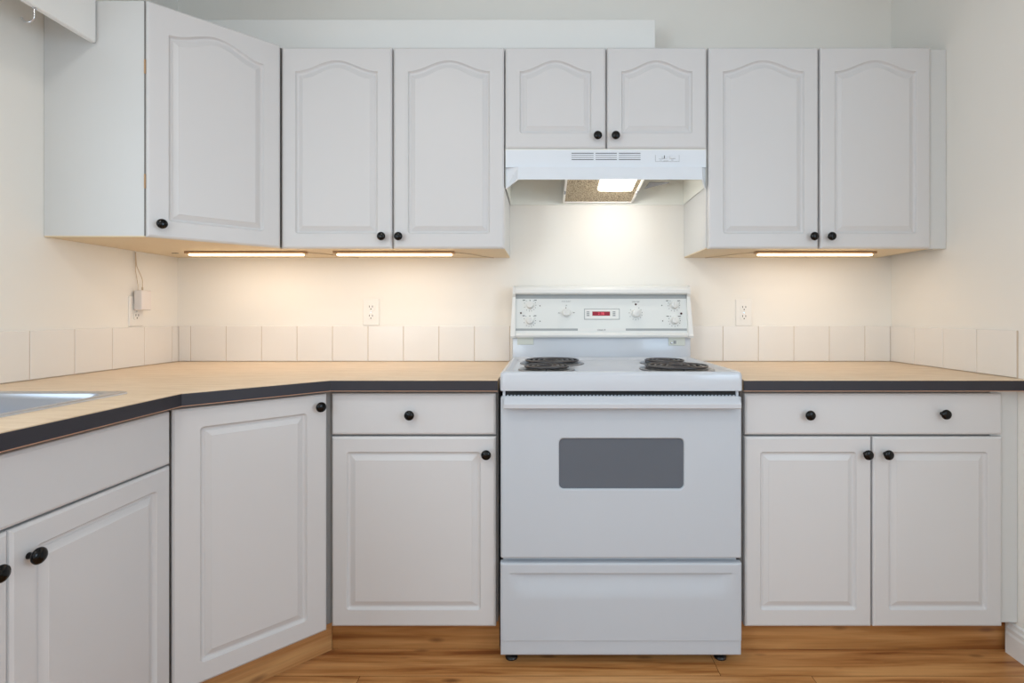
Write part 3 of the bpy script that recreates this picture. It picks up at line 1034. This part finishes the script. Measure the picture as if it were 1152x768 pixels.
# oven door with window
dw = SXR - SXL - 0.004; dh = zdoor1 - zdoor0
DX0 = SXL + 0.002
DD = 0.655; DT = 0.028
wx0, wx1 = X(629.0, DD) - DX0, X(769.5, DD) - DX0
wz0, wz1 = Z(550.0, DD) - zdoor0, Z(493.3, DD) - zdoor0
bm = NB(); R = []
def put(loop, y): R.append([(p[0] + DX0, y, p[1] + zdoor0) for p in loop])
put(outer_loop(dw, dh, 0.001, False, r=0.006), -DD + DT)
put(outer_loop(dw, dh, 0.0, False, r=0.006), -DD + DT - 0.002)
put(outer_loop(dw, dh, 0.0, False, r=0.006), -DD + 0.007)
put(outer_loop(dw, dh, 0.0018, False, r=0.007), -DD + 0.0025)
put(outer_loop(dw, dh, 0.006, False, r=0.008), -DD)
for t_, dep in ((-0.004, 0.0), (-0.0015, 0.0012), (0.0, 0.004), (0.0008, 0.010)):
    put(loop2d(wx0 + t_, wx1 - t_, wz0 + t_, wz1 - t_, 0, 0.014 - t_), -DD + dep)
rings_mesh(bm, R, cap_last=False)
od = obj('oven_door', bm, M['enamel_satin'], st, 18)
bm = NB()
R = [[(p[0] + DX0, y, p[1] + zdoor0) for p in loop2d(wx0 - 0.001, wx1 + 0.001, wz0 - 0.001, wz1 + 0.001, 0, 0.014)] for y in (-DD + 0.011, -DD + 0.0065)]
rings_mesh(bm, R)
wp = obj('window_pane', bm, M['glass'], od, 0)
# handle: full width bar with a sloped top
hx0, hx1 = X(567.0, 0.69), X(834.0, 0.69)
hz1, hz0_ = Z(447.5, 0.688), Z(460.2, 0.69)
bm = NB()
sec = [(-DD + 0.003, hz1 - 0.001), (-DD - 0.008, hz1 + 0.0015), (-DD - 0.026, hz1 - 0.010), (-DD - 0.034, hz1 - 0.016), (-DD - 0.036, hz1 - 0.019), (-DD - 0.035, hz0_ + 0.003), (-DD - 0.031, hz0_), (-DD - 0.020, hz0_ + 0.003), (-DD + 0.003, hz0_ + 0.012)]
prism(bm, sec, lambda p, k: (hx0 + k * (hx1 - hx0), p[0], p[1]))
obj('door_handle', bm, M['enamel'], od, 20)
# vent teeth along the top edge of the door
bm = NB()
n = 64
for k in range(n):
    xx = SXL + 0.02 + (SXR - SXL - 0.045) * k / (n - 1)
    box(bm, xx, xx + 0.0062, -0.6405, -0.6398, zdoor1 - 0.002, zdoor1 + 0.0032)
obj('vent_teeth', bm, M['enamel_satin'], st, 0)

# storage drawer with a scooped pull
zq1, zq0 = Z(633.5, 0.652), Z(738.0, 0.652)
QX0, QX1 = X(562.8, 0.652), X(834.8, 0.652)
QD = 0.652
bm = NB()
nx, nz = 72, 60
ztop_s, zbot_s = Z(644.5, QD), Z(675.0, QD)
xs0, xs1 = X(572.0, QD), X(826.0, QD)
zk = Z(720.6, QD)
def sst(a, b_, x):
    u = min(1, max(0, (x - a) / (b_ - a))); return u * u * (3 - 2 * u)
def qdep(x, z):
    dep = 0.0
    if z < ztop_s:
        v = (ztop_s - z) / (ztop_s - zbot_s)
        fx = sst(xs0, xs0 + 0.035 + 0.03 * min(v, 1), x) * sst(-xs1, -xs1 + 0.035 + 0.03 * min(v, 1), -x)
        if v < 1: dep += 0.0125 * sst(0, 0.05, v) * (1 - sst(0.05, 1.0, v)) * fx
    if z < zk: dep += 0.0035 * sst(0, 0.0025, zk - z)
    e = min(x - QX0, QX1 - x, zq1 - z, z - zq0)
    if e < 0.005: dep += 0.005 * (1 - math.sqrt(max(0, 1 - (1 - e / 0.005) ** 2)))
    return dep
xs = sorted(set([QX0 + (QX1 - QX0) * k / nx for k in range(nx + 1)] + [QX0 + 0.0012, QX0 + 0.003, QX1 - 0.0012, QX1 - 0.003]))
zs = sorted(set([zq0 + (zq1 - zq0) * k / nz for k in range(nz + 1)] + [zq0 + 0.0012, zq0 + 0.003, zq1 - 0.0012, zq1 - 0.003, zk, zk - 0.0008, zk - 0.0016, zk - 0.0025, ztop_s, ztop_s - 0.0008, ztop_s - 0.0016, ztop_s - 0.0024]))
gv = [[bm.verts.new((x, -QD + qdep(x, z), z)) for x in xs] for z in zs]
for j in range(len(zs) - 1):
    for i in range(len(xs) - 1):
        bm.faces.new((gv[j][i], gv[j][i + 1], gv[j + 1][i + 1], gv[j + 1][i]))
ring = [gv[0][i] for i in range(len(xs))] + [gv[j][-1] for j in range(1, len(zs))] + [gv[-1][i] for i in range(len(xs) - 2, -1, -1)] + [gv[j][0] for j in range(len(zs) - 2, 0, -1)]
back = [bm.verts.new((v.co.x, -0.627, v.co.z)) for v in ring]
for i in range(len(ring)):
    k = (i + 1) % len(ring)
    bm.faces.new((ring[i], back[i], back[k], ring[k]))
bm.faces.new(back)
obj('storage_drawer', bm, M['enamel_satin'], st, 35)
# levelling feet
for px, d in ((575.5, 0.60), (810.0, 0.60), (578, 0.15), (795, 0.15)):
    bm = NB()
    fx = X(px, d) if d > 0.3 else X(px, 0.6)
    lathe(bm, [(0, 0), (0.019, 0), (0.020, 0.004), (0.017, 0.010), (0.008, 0.014), (0.007, 0.046), (0, 0.046)], Matrix.Translation((fx, -d, 0)), 20)
    obj('foot', bm, M['foot'], st, 40)

# ------------------------------------------------------------------ range hood
HX0, HX1 = -0.1425, 0.5985
hzt = hz0 - 0.001
hd = thing('range_hood', (0.228, 0, 1.55), 'white range hood with a lit mesh filter above the stove', 'range hood')
HB = 0.318            # depth of the body front
zh_lip1 = Z(187.5, HB + 0.02); zh_lip0 = Z(201.8, HB + 0.028)
zh_side = 1.551
bm = NB()
# top, back, sides
box(bm, HX0, HX1, -HB, -0.001, hzt - 0.004, hzt)
box(bm, HX0 + 0.0012, HX1 - 0.0012, -0.006, -0.001, zh_side, hzt - 0.004)
for xa in (HX0, HX1 - 0.0012):
    prism(bm, [(-0.001, zh_side), (-HB, zh_side + 0.003), (-HB, hzt - 0.004), (-0.001, hzt - 0.004)], lambda p, k: (xa + 0.0012 * k, p[0], p[1]))
obj('shell', bm, M['hood_in'], hd, 0)
# front fascia
bm = NB()
prism(bm, [(-HB + 0.012, hzt - 0.004), (-HB, hzt - 0.004), (-HB - 0.003, zh_lip1 + 0.004), (-HB - 0.012, zh_lip1), (-HB + 0.012, zh_lip1)], lambda p, k: (HX0 + 0.0013 + k * (HX1 - HX0 - 0.0026), p[0], p[1]))
fas = obj('fascia', bm, M['hood'], hd, 0)
# visor lip with mitred corner wings
bm = NB()
def lip_pts(y_in, z):
    return [(HX0 + 0.0005, -HB + 0.002, z)]
LX0, LX1 = X(582.5, HB + 0.028), X(790.5, HB + 0.028)
FR = HB + 0.028
TK = 0.003
def quad_slab(pts, off):
    a = [bm.verts.new(p) for p in pts]; c = [bm.verts.new(Vector(p) + Vector(off)) for p in pts]
    n = len(pts)
    bm.faces.new(a); bm.faces.new(list(reversed(c)))
    for i in range(n): bm.faces.new((a[i], c[i], c[(i + 1) % n], a[(i + 1) % n]))
# front face of the lip
quad_slab([(LX0, -FR, zh_lip0), (LX1, -FR, zh_lip0), (LX1, -FR + 0.012, zh_lip1), (LX0, -FR + 0.012, zh_lip1)], (0, 0.004, 0))
# wings
quad_slab([(HX0, -HB + 0.006, Z(212.5, HB - 0.006)), (LX0, -FR, zh_lip0), (LX0, -FR + 0.012, zh_lip1), (HX0, -HB + 0.006, zh_lip1)], (0.003, 0.004, 0))
quad_slab([(HX1, -HB + 0.006, Z(212.5, HB - 0.006)), (LX1, -FR, zh_lip0), (LX1, -FR + 0.012, zh_lip1), (HX1, -HB + 0.006, zh_lip1)], (-0.003, 0.004, 0))
# top ledge of the lip
quad_slab([(HX0, -HB + 0.006, zh_lip1), (LX0, -FR + 0.012, zh_lip1), (LX1, -FR + 0.012, zh_lip1), (HX1, -HB + 0.006, zh_lip1)], (0, 0, 0.0015))
obj('visor', bm, M['hood'], hd, 0)
# vents in the fascia
def fz(py): return Z(py, HB + 0.002)
def fx_(px): return X(px, HB + 0.002)
def fy(z): return -(HB + 0.003 * (hzt - 0.004 - z) / max(1e-6, (hzt - 0.004 - zh_lip1 - 0.004)))
bm = NB()
for a, c in ((643, 667.8), (670, 694), (696.2, 720.6)):
    for k, pyv in enumerate((172.2, 174.6, 177.0, 179.4)):
        z = fz(pyv)
        hgt = 0.0012
        box(bm, fx_(a), fx_(c), fy(z) - 0.0004, fy(z) + 0.003, z - hgt, z + hgt, mi=0 if k in (0, 3) else 1)
obj('vent_slots', bm, [M['slot'], M['slot_grey']], fas, 0)
bm = NB()
za, zb_ = fz(181.8), fz(174.4)
xa, xb = fx_(737.2), fx_(764.0)
box(bm, xa, xb, fy(za) - 0.0016, fy(za), za, zb_, 0.0004, 1)
sp = obj('switch_plate', bm, M['hood'], fas, 0)
bm = NB()
yy = fy(za) - 0.0019
for (a, c, e, f_) in ((xa, xb, za, za + 0.0008), (xa, xa + 0.0008, za, zb_), (xb - 0.0008, xb, za, zb_), (xa + 0.012, xa + 0.031, za + 0.010, za + 0.0108), (xa + 0.052, xa + 0.074, za + 0.010, za + 0.0108), (xa + 0.016, xa + 0.024, za + 0.0045, za + 0.006), (xa + 0.058, xa + 0.066, za + 0.0045, za + 0.006), (xa + 0.030, xa + 0.048, za + 0.002, za + 0.0032)):
    box(bm, a, c, yy, yy + 0.0004, e, f_)
obj('switch_markings', bm, M['faint'], sp, 0)
for a in (xa + 0.033, xa + 0.062):
    bm = NB(); box(bm, a - 0.009, a + 0.009, yy - 0.004, yy + 0.0002, zb_ - 0.0135, zb_ - 0.003, 0.001, 1)
    obj('rocker_switch', bm, M['hood'], sp, 0)
bm = NB(); box(bm, xa + 0.031, xa + 0.0335, yy - 0.0046, yy, zb_ - 0.0135, zb_ - 0.003)
obj('switch_gap', bm, M['slot'], sp, 0)
# filter housing sloping down to the back
fzb, fzf = 1.5555, 1.588
fyb, fyf = -0.030, -0.300
x0f, x1f = 0.088, 0.368
def fil(x, s, up=0.0): return (x, fyb + (fyf - fyb) * s, fzb + (fzf - fzb) * s + up)
bm = NB()
R = [[fil(x0f, 0, 0.004), fil(x1f, 0, 0.004), fil(x1f, 1, 0.004), fil(x0f, 1, 0.004)], [fil(x0f, 0, 0.012), fil(x1f, 0, 0.012), fil(x1f, 1, 0.012), fil(x0f, 1, 0.012)]]
rings_mesh(bm, R)
flt = obj('mesh_filter', bm, M['filter'], hd, 0)
bm = NB()
def strip(xa, xb, sa, sb):
    R = [[fil(xa, sa, 0.0), fil(xb, sa, 0.0), fil(xb, sb, 0.0), fil(xa, sb, 0.0)], [fil(xa, sa, 0.02), fil(xb, sa, 0.02), fil(xb, sb, 0.02), fil(xa, sb, 0.02)]]
    rings_mesh(bm, R)
strip(x0f - 0.008, x0f, -0.03, 1.0); strip(x1f, x1f + 0.008, -0.03, 1.0); strip(x0f, x1f, -0.03, 0.0)
obj('filter_frame', bm, M['ivory'], hd, 0)
for xx in (x0f - 0.004, x1f + 0.004):
    bm = NB()
    R0 = fil(xx, 0.45, -0.004)
    box(bm, R0[0] - 0.003, R0[0] + 0.003, R0[1] - 0.014, R0[1] + 0.014, R0[2] - 0.001, R0[2] + 0.006, 0.001, 1)
    obj('filter_clip', bm, M['slot_grey'], hd, 0)
bm = NB()
R = []
for ins, up in ((0.0, 0.004), (0.003, -0.003), (0.008, -0.007)):
    xa_, xb_ = 0.212 + ins, 0.350 - ins
    sa, sb = 0.55 + ins / 0.27, 0.985 - ins / 0.27
    R.append([fil(xa_, sa, up), fil(xb_, sa, up), fil(xb_, sb, up), fil(xa_, sb, up)])
rings_mesh(bm, R)
obj('lamp_lens', bm, M['lens'], hd, 0)
hl = bpy.data.lights.new('hood_lamp_light', 'POINT'); hl.energy = 1.1; hl.color = (1.0, 0.95, 0.87); hl.shadow_soft_size = 0.02
ho = bpy.data.objects.new('hood_lamp_light', hl); COL.objects.link(ho); ho.location = (0.281, -0.225, 1.548)
# small bracket right of the filter
bm = NB()
prism(bm, [(0.42, -0.16), (0.50, -0.16), (0.42, -0.06)], lambda p, k: (p[0], p[1], 1.606 + k * 0.003))
obj('inner_bracket', bm, M['slot_grey'], hd, 0)


# ------------------------------------------------------------------ under-cabinet lights
def strip_light(pxa, pxb, label, clips, power):
    d = 0.225
    x0, x1 = X(pxa, d), X(pxb, d)
    t = thing('under_cabinet_light', ((x0 + x1) / 2, -d, ZU0), label, 'light', 'strip lights under the wall cabinets')
    bm = NB(); box(bm, x0, x1, -d - 0.016, -d + 0.012, ZU0 - 0.009, ZU0 - 0.0005, 0.001, 1)
    obj('housing', bm, M['bronze'], t, 0)
    bm = NB()
    for k in range(1):
        box(bm, x0 + 0.012, x1 - 0.012, -d - 0.010, -d + 0.010, ZU0 - 0.017, ZU0 - 0.009, 0.003, 2)
    obj('diffuser', bm, M['tube'], t, 40)
    for c in clips:
        bm = NB(); xc = X(c, d); box(bm, xc - 0.018, xc + 0.018, -d - 0.0185, -d - 0.0155, ZU0 - 0.010, ZU0 - 0.0008, 0.0005, 1)
        obj('clip', bm, M['bronze'], t, 0)
    # short lead running along the cabinet bottom
    sgn = 1 if pxa < 600 else -1
    xs = x1 if sgn > 0 else x0
    bm = NB()
    tube(bm, [(xs - 0.004 * sgn, -d, ZU0 - 0.004), (xs + 0.02 * sgn, -d, ZU0 - 0.006), (xs + 0.05 * sgn, -d + 0.05, ZU0 - 0.004), (xs + 0.09 * sgn, -d + 0.15, ZU0 - 0.003), (xs + 0.13 * sgn, -d + 0.20, ZU0 - 0.003)], 0.0016, 6)
    obj('lead', bm, M['cord'], t, 40)
    a = area('strip_lamp_light', ((x0 + x1) / 2, -d, ZU0 - 0.019), (0, 0.12, -1), x1 - x0 - 0.03, 0.018, power, (1.0, 0.84, 0.70))
    return t


strip_light(210, 345, 'glowing strip light under the corner wall cabinet', (), 0.72)
strip_light(376, 512, 'glowing strip light under the two door cabinet left of the hood', (391, 480), 0.55)
strip_light(849, 984, 'glowing strip light under the right wall cabinet', (880, 968), 0.55)


# ------------------------------------------------------------------ outlets
def outlet(fn, label):
    """fn(u, z, out) -> world point; u horizontal offset, z vertical offset from the plate centre"""
    t = thing('wall_outlet', fn(0, 0, 0), label, 'outlet', 'duplex wall outlets')
    def slab(bm, loop, o0, o1, ch=0.0):
        R = [[fn(a, c, o0) for a, c in loop(0)], [fn(a, c, o1 - ch) for a, c in loop(0)], [fn(a, c, o1) for a, c in loop(ch)]]
        rings_mesh(bm, R)
    bm = NB(); slab(bm, lambda i: loop2d(-0.035 + i, 0.035 - i, -0.0572 + i, 0.0572 - i, 0, 0.003), 0.0002, 0.0055, 0.002)
    obj('cover_plate', bm, M['outlet'], t, 30)
    for s in (1, -1):
        bm = NB()
        cz = 0.0195 * s
        def face(i):
            pts = []
            for k in range(24):
                a = 2 * PI * k / 24
                pts.append((max(-0.0165, min(0.0165, 0.0178 * math.cos(a))) * (1 - i * 20), cz + max(-0.0135, min(0.0135, 0.0178 * math.sin(a))) * (1 - i * 20)))
            return pts
        slab(bm, face, 0.005, 0.0075, 0.001)
        rc = obj('receptacle', bm, M['outlet'], t, 30)
        bm = NB()
        for u in (-0.0065, 0.0065):
            slab(bm, lambda i: [(u - 0.0012, cz + 0.0005), (u + 0.0012, cz + 0.0005), (u + 0.0012, cz + 0.0085), (u - 0.0012, cz + 0.0085)], 0.0072, 0.0078)
        slab(bm, lambda i: [(0.0026 * math.cos(2 * PI * k / 10), cz - 0.0062 + 0.0026 * math.sin(2 * PI * k / 10)) for k in range(10)], 0.0072, 0.0078)
        obj('slots', bm, M['outlet_slot'], rc, 0)
    bm = NB(); slab(bm, lambda i: [(0.0028 * math.cos(2 * PI * k / 12), 0.0028 * math.sin(2 * PI * k / 12)) for k in range(12)], 0.005, 0.0066)
    obj('screw', bm, M['chrome'], t, 0)
    return t


outlet(lambda u, z, o: (-0.741 + u, -o, 1.0915 + z), 'white duplex outlet on the back wall left of the stove')
outlet(lambda u, z, o: (0.857 + u, -o, 1.0895 + z), 'white duplex outlet on the back wall right of the stove')
outlet(lambda u, z, o: (XL + o, -0.2355 + u, 1.0935 + z), 'white duplex outlet on the left wall with an adapter plugged in')

# plugged-in adapter with its two thin cords
t = thing('power_adapter', (XL + 0.02, -0.23, 1.13), 'white boxy power adapter plugged into the left wall outlet, cords going up', 'adapter')
bm = NB(); box(bm, XL + 0.010, XL + 0.041, -0.256, -0.205, 1.098, 1.174, 0.004, 3)
obj('housing', bm, M['adapter'], t, 40)
bm = NB()
for yy in (-0.242, -0.229): box(bm, XL + 0.0078, XL + 0.0102, yy - 0.0009, yy + 0.0009, 1.114, 1.121)
obj('prongs', bm, M['chrome'], t, 0)
def lw(px, py, out): # on the left wall at this picture place, "out" metres off the wall
    D_ = (XL + out) * F / (px - VX)
    return Vector((XL + out, D_ - DIST, CAMZ - (py - VY) * D_ / F))
bm = NB()
p0 = Vector((XL + 0.020, -0.248, 1.174))
tube(bm, [p0 + Vector((0, 0, -0.003)), p0 + Vector((0, 0, 0.02)), lw(152.6, 305, 0.012), lw(152.4, 290, 0.006), lw(152.4, 283.6, 0.004)], 0.0011, 6)
obj('cord', bm, M['cord'], t, 50)
bm = NB()
p1 = Vector((XL + 0.022, -0.228, 1.174))
pts = [p1 + Vector((0, 0, -0.003)), p1 + Vector((0, 0, 0.022)), p1 + Vector((0, -0.002, 0.045)), p1 + Vector((-0.006, -0.014, 0.080)), lw(153.6, 298, 0.008), lw(152.9, 290, 0.006), lw(152.6, 283.6, 0.004)]
# smooth the path
def cr(pts, n=6):
    out = []
    P_ = [pts[0]] + pts + [pts[-1]]
    for i in range(1, len(P_) - 2):
        a, b_, c, d_ = P_[i - 1:i + 3]
        for k in range(n):
            u = k / n
            out.append(0.5 * ((2 * b_) + (c - a) * u + (2 * a - 5 * b_ + 4 * c - d_) * u * u + (3 * b_ - a - 3 * c + d_) * u ** 3))
    out.append(pts[-1]); return out
tube(bm, cr(pts), 0.0013, 6)
tube(bm, [p1 + Vector((0, 0, -0.002)), p1 + Vector((0, 0, 0.012))], 0.0028, 8)
obj('cord', bm, M['cord'], t, 50)

# ------------------------------------------------------------------ valance board over the sink window, with a hook
VXb = X(107.5, 0.612)
vz = Z(48, 0.612)
bm = NB()
prism(bm, [(-0.018, vz + 0.003), (-0.015, vz), (-0.003, vz), (0.0, vz + 0.003), (0.0, vz + 0.28), (-0.018, vz + 0.28)], lambda p, k: (VXb + p[0], -0.612 - k * 1.5, p[1]))
o = obj('valance_board', bm, M['trimpaint'], None, 0)
tag(o, 'white board running out from the corner cabinet above the sink, top left', 'valance')
# cup hook under the board
hd_ = 0.80
hxp = VXb - 0.010
t = thing('cup_hook', (hxp, -hd_, vz), 'small chrome cup hook hanging under the white valance board, top left', 'hook')
bm = NB()
ctr = Vector((hxp - 0.018, -hd_, vz - 0.022))
pts = [Vector((hxp, -hd_, vz + 0.002)), Vector((hxp, -hd_, vz - 0.010))]
for k in range(0, 13):
    a = math.radians(0 - 165 * k / 12)
    pts.append(ctr + Vector((0.018 * math.cos(a), -0.0, 0.018 * math.sin(a))))
tube(bm, pts, 0.0022, 8)
obj('hook_wire', bm, M['chrome'], t, 60)
bm = NB()
lathe(bm, [(0, 0), (0.006, 0), (0.006, -0.002), (0.003, -0.004), (0, -0.004)], Matrix.Translation((hxp, -hd_, vz)), 14)
obj('collar', bm, M['chrome'], t, 50)

# ------------------------------------------------------------------ ceiling lamps of the room (behind the viewer's frame)
for (lx, ly, lab) in ((-0.7, -2.0, 'round white ceiling lamp above the kitchen floor'), (0.9, -3.3, 'round white ceiling lamp near the tall window')):
    t = thing('ceiling_lamp', (lx, ly, ZC), lab, 'lamp')
    bm = NB(); lathe(bm, [(0, -0.001), (0.16, -0.001), (0.16, -0.012), (0, -0.012)], Matrix.Translation((lx, ly, ZC)), 32)
    obj('base', bm, M['trimpaint'], t, 40)
    bm = NB(); lathe(bm, [(0.15, -0.012), (0.14, -0.016), (0.12, -0.020), (0.07, -0.022), (0, -0.022)], Matrix.Translation((lx, ly, ZC)), 32)
    obj('shade', bm, M['lampglass'], t, 60)
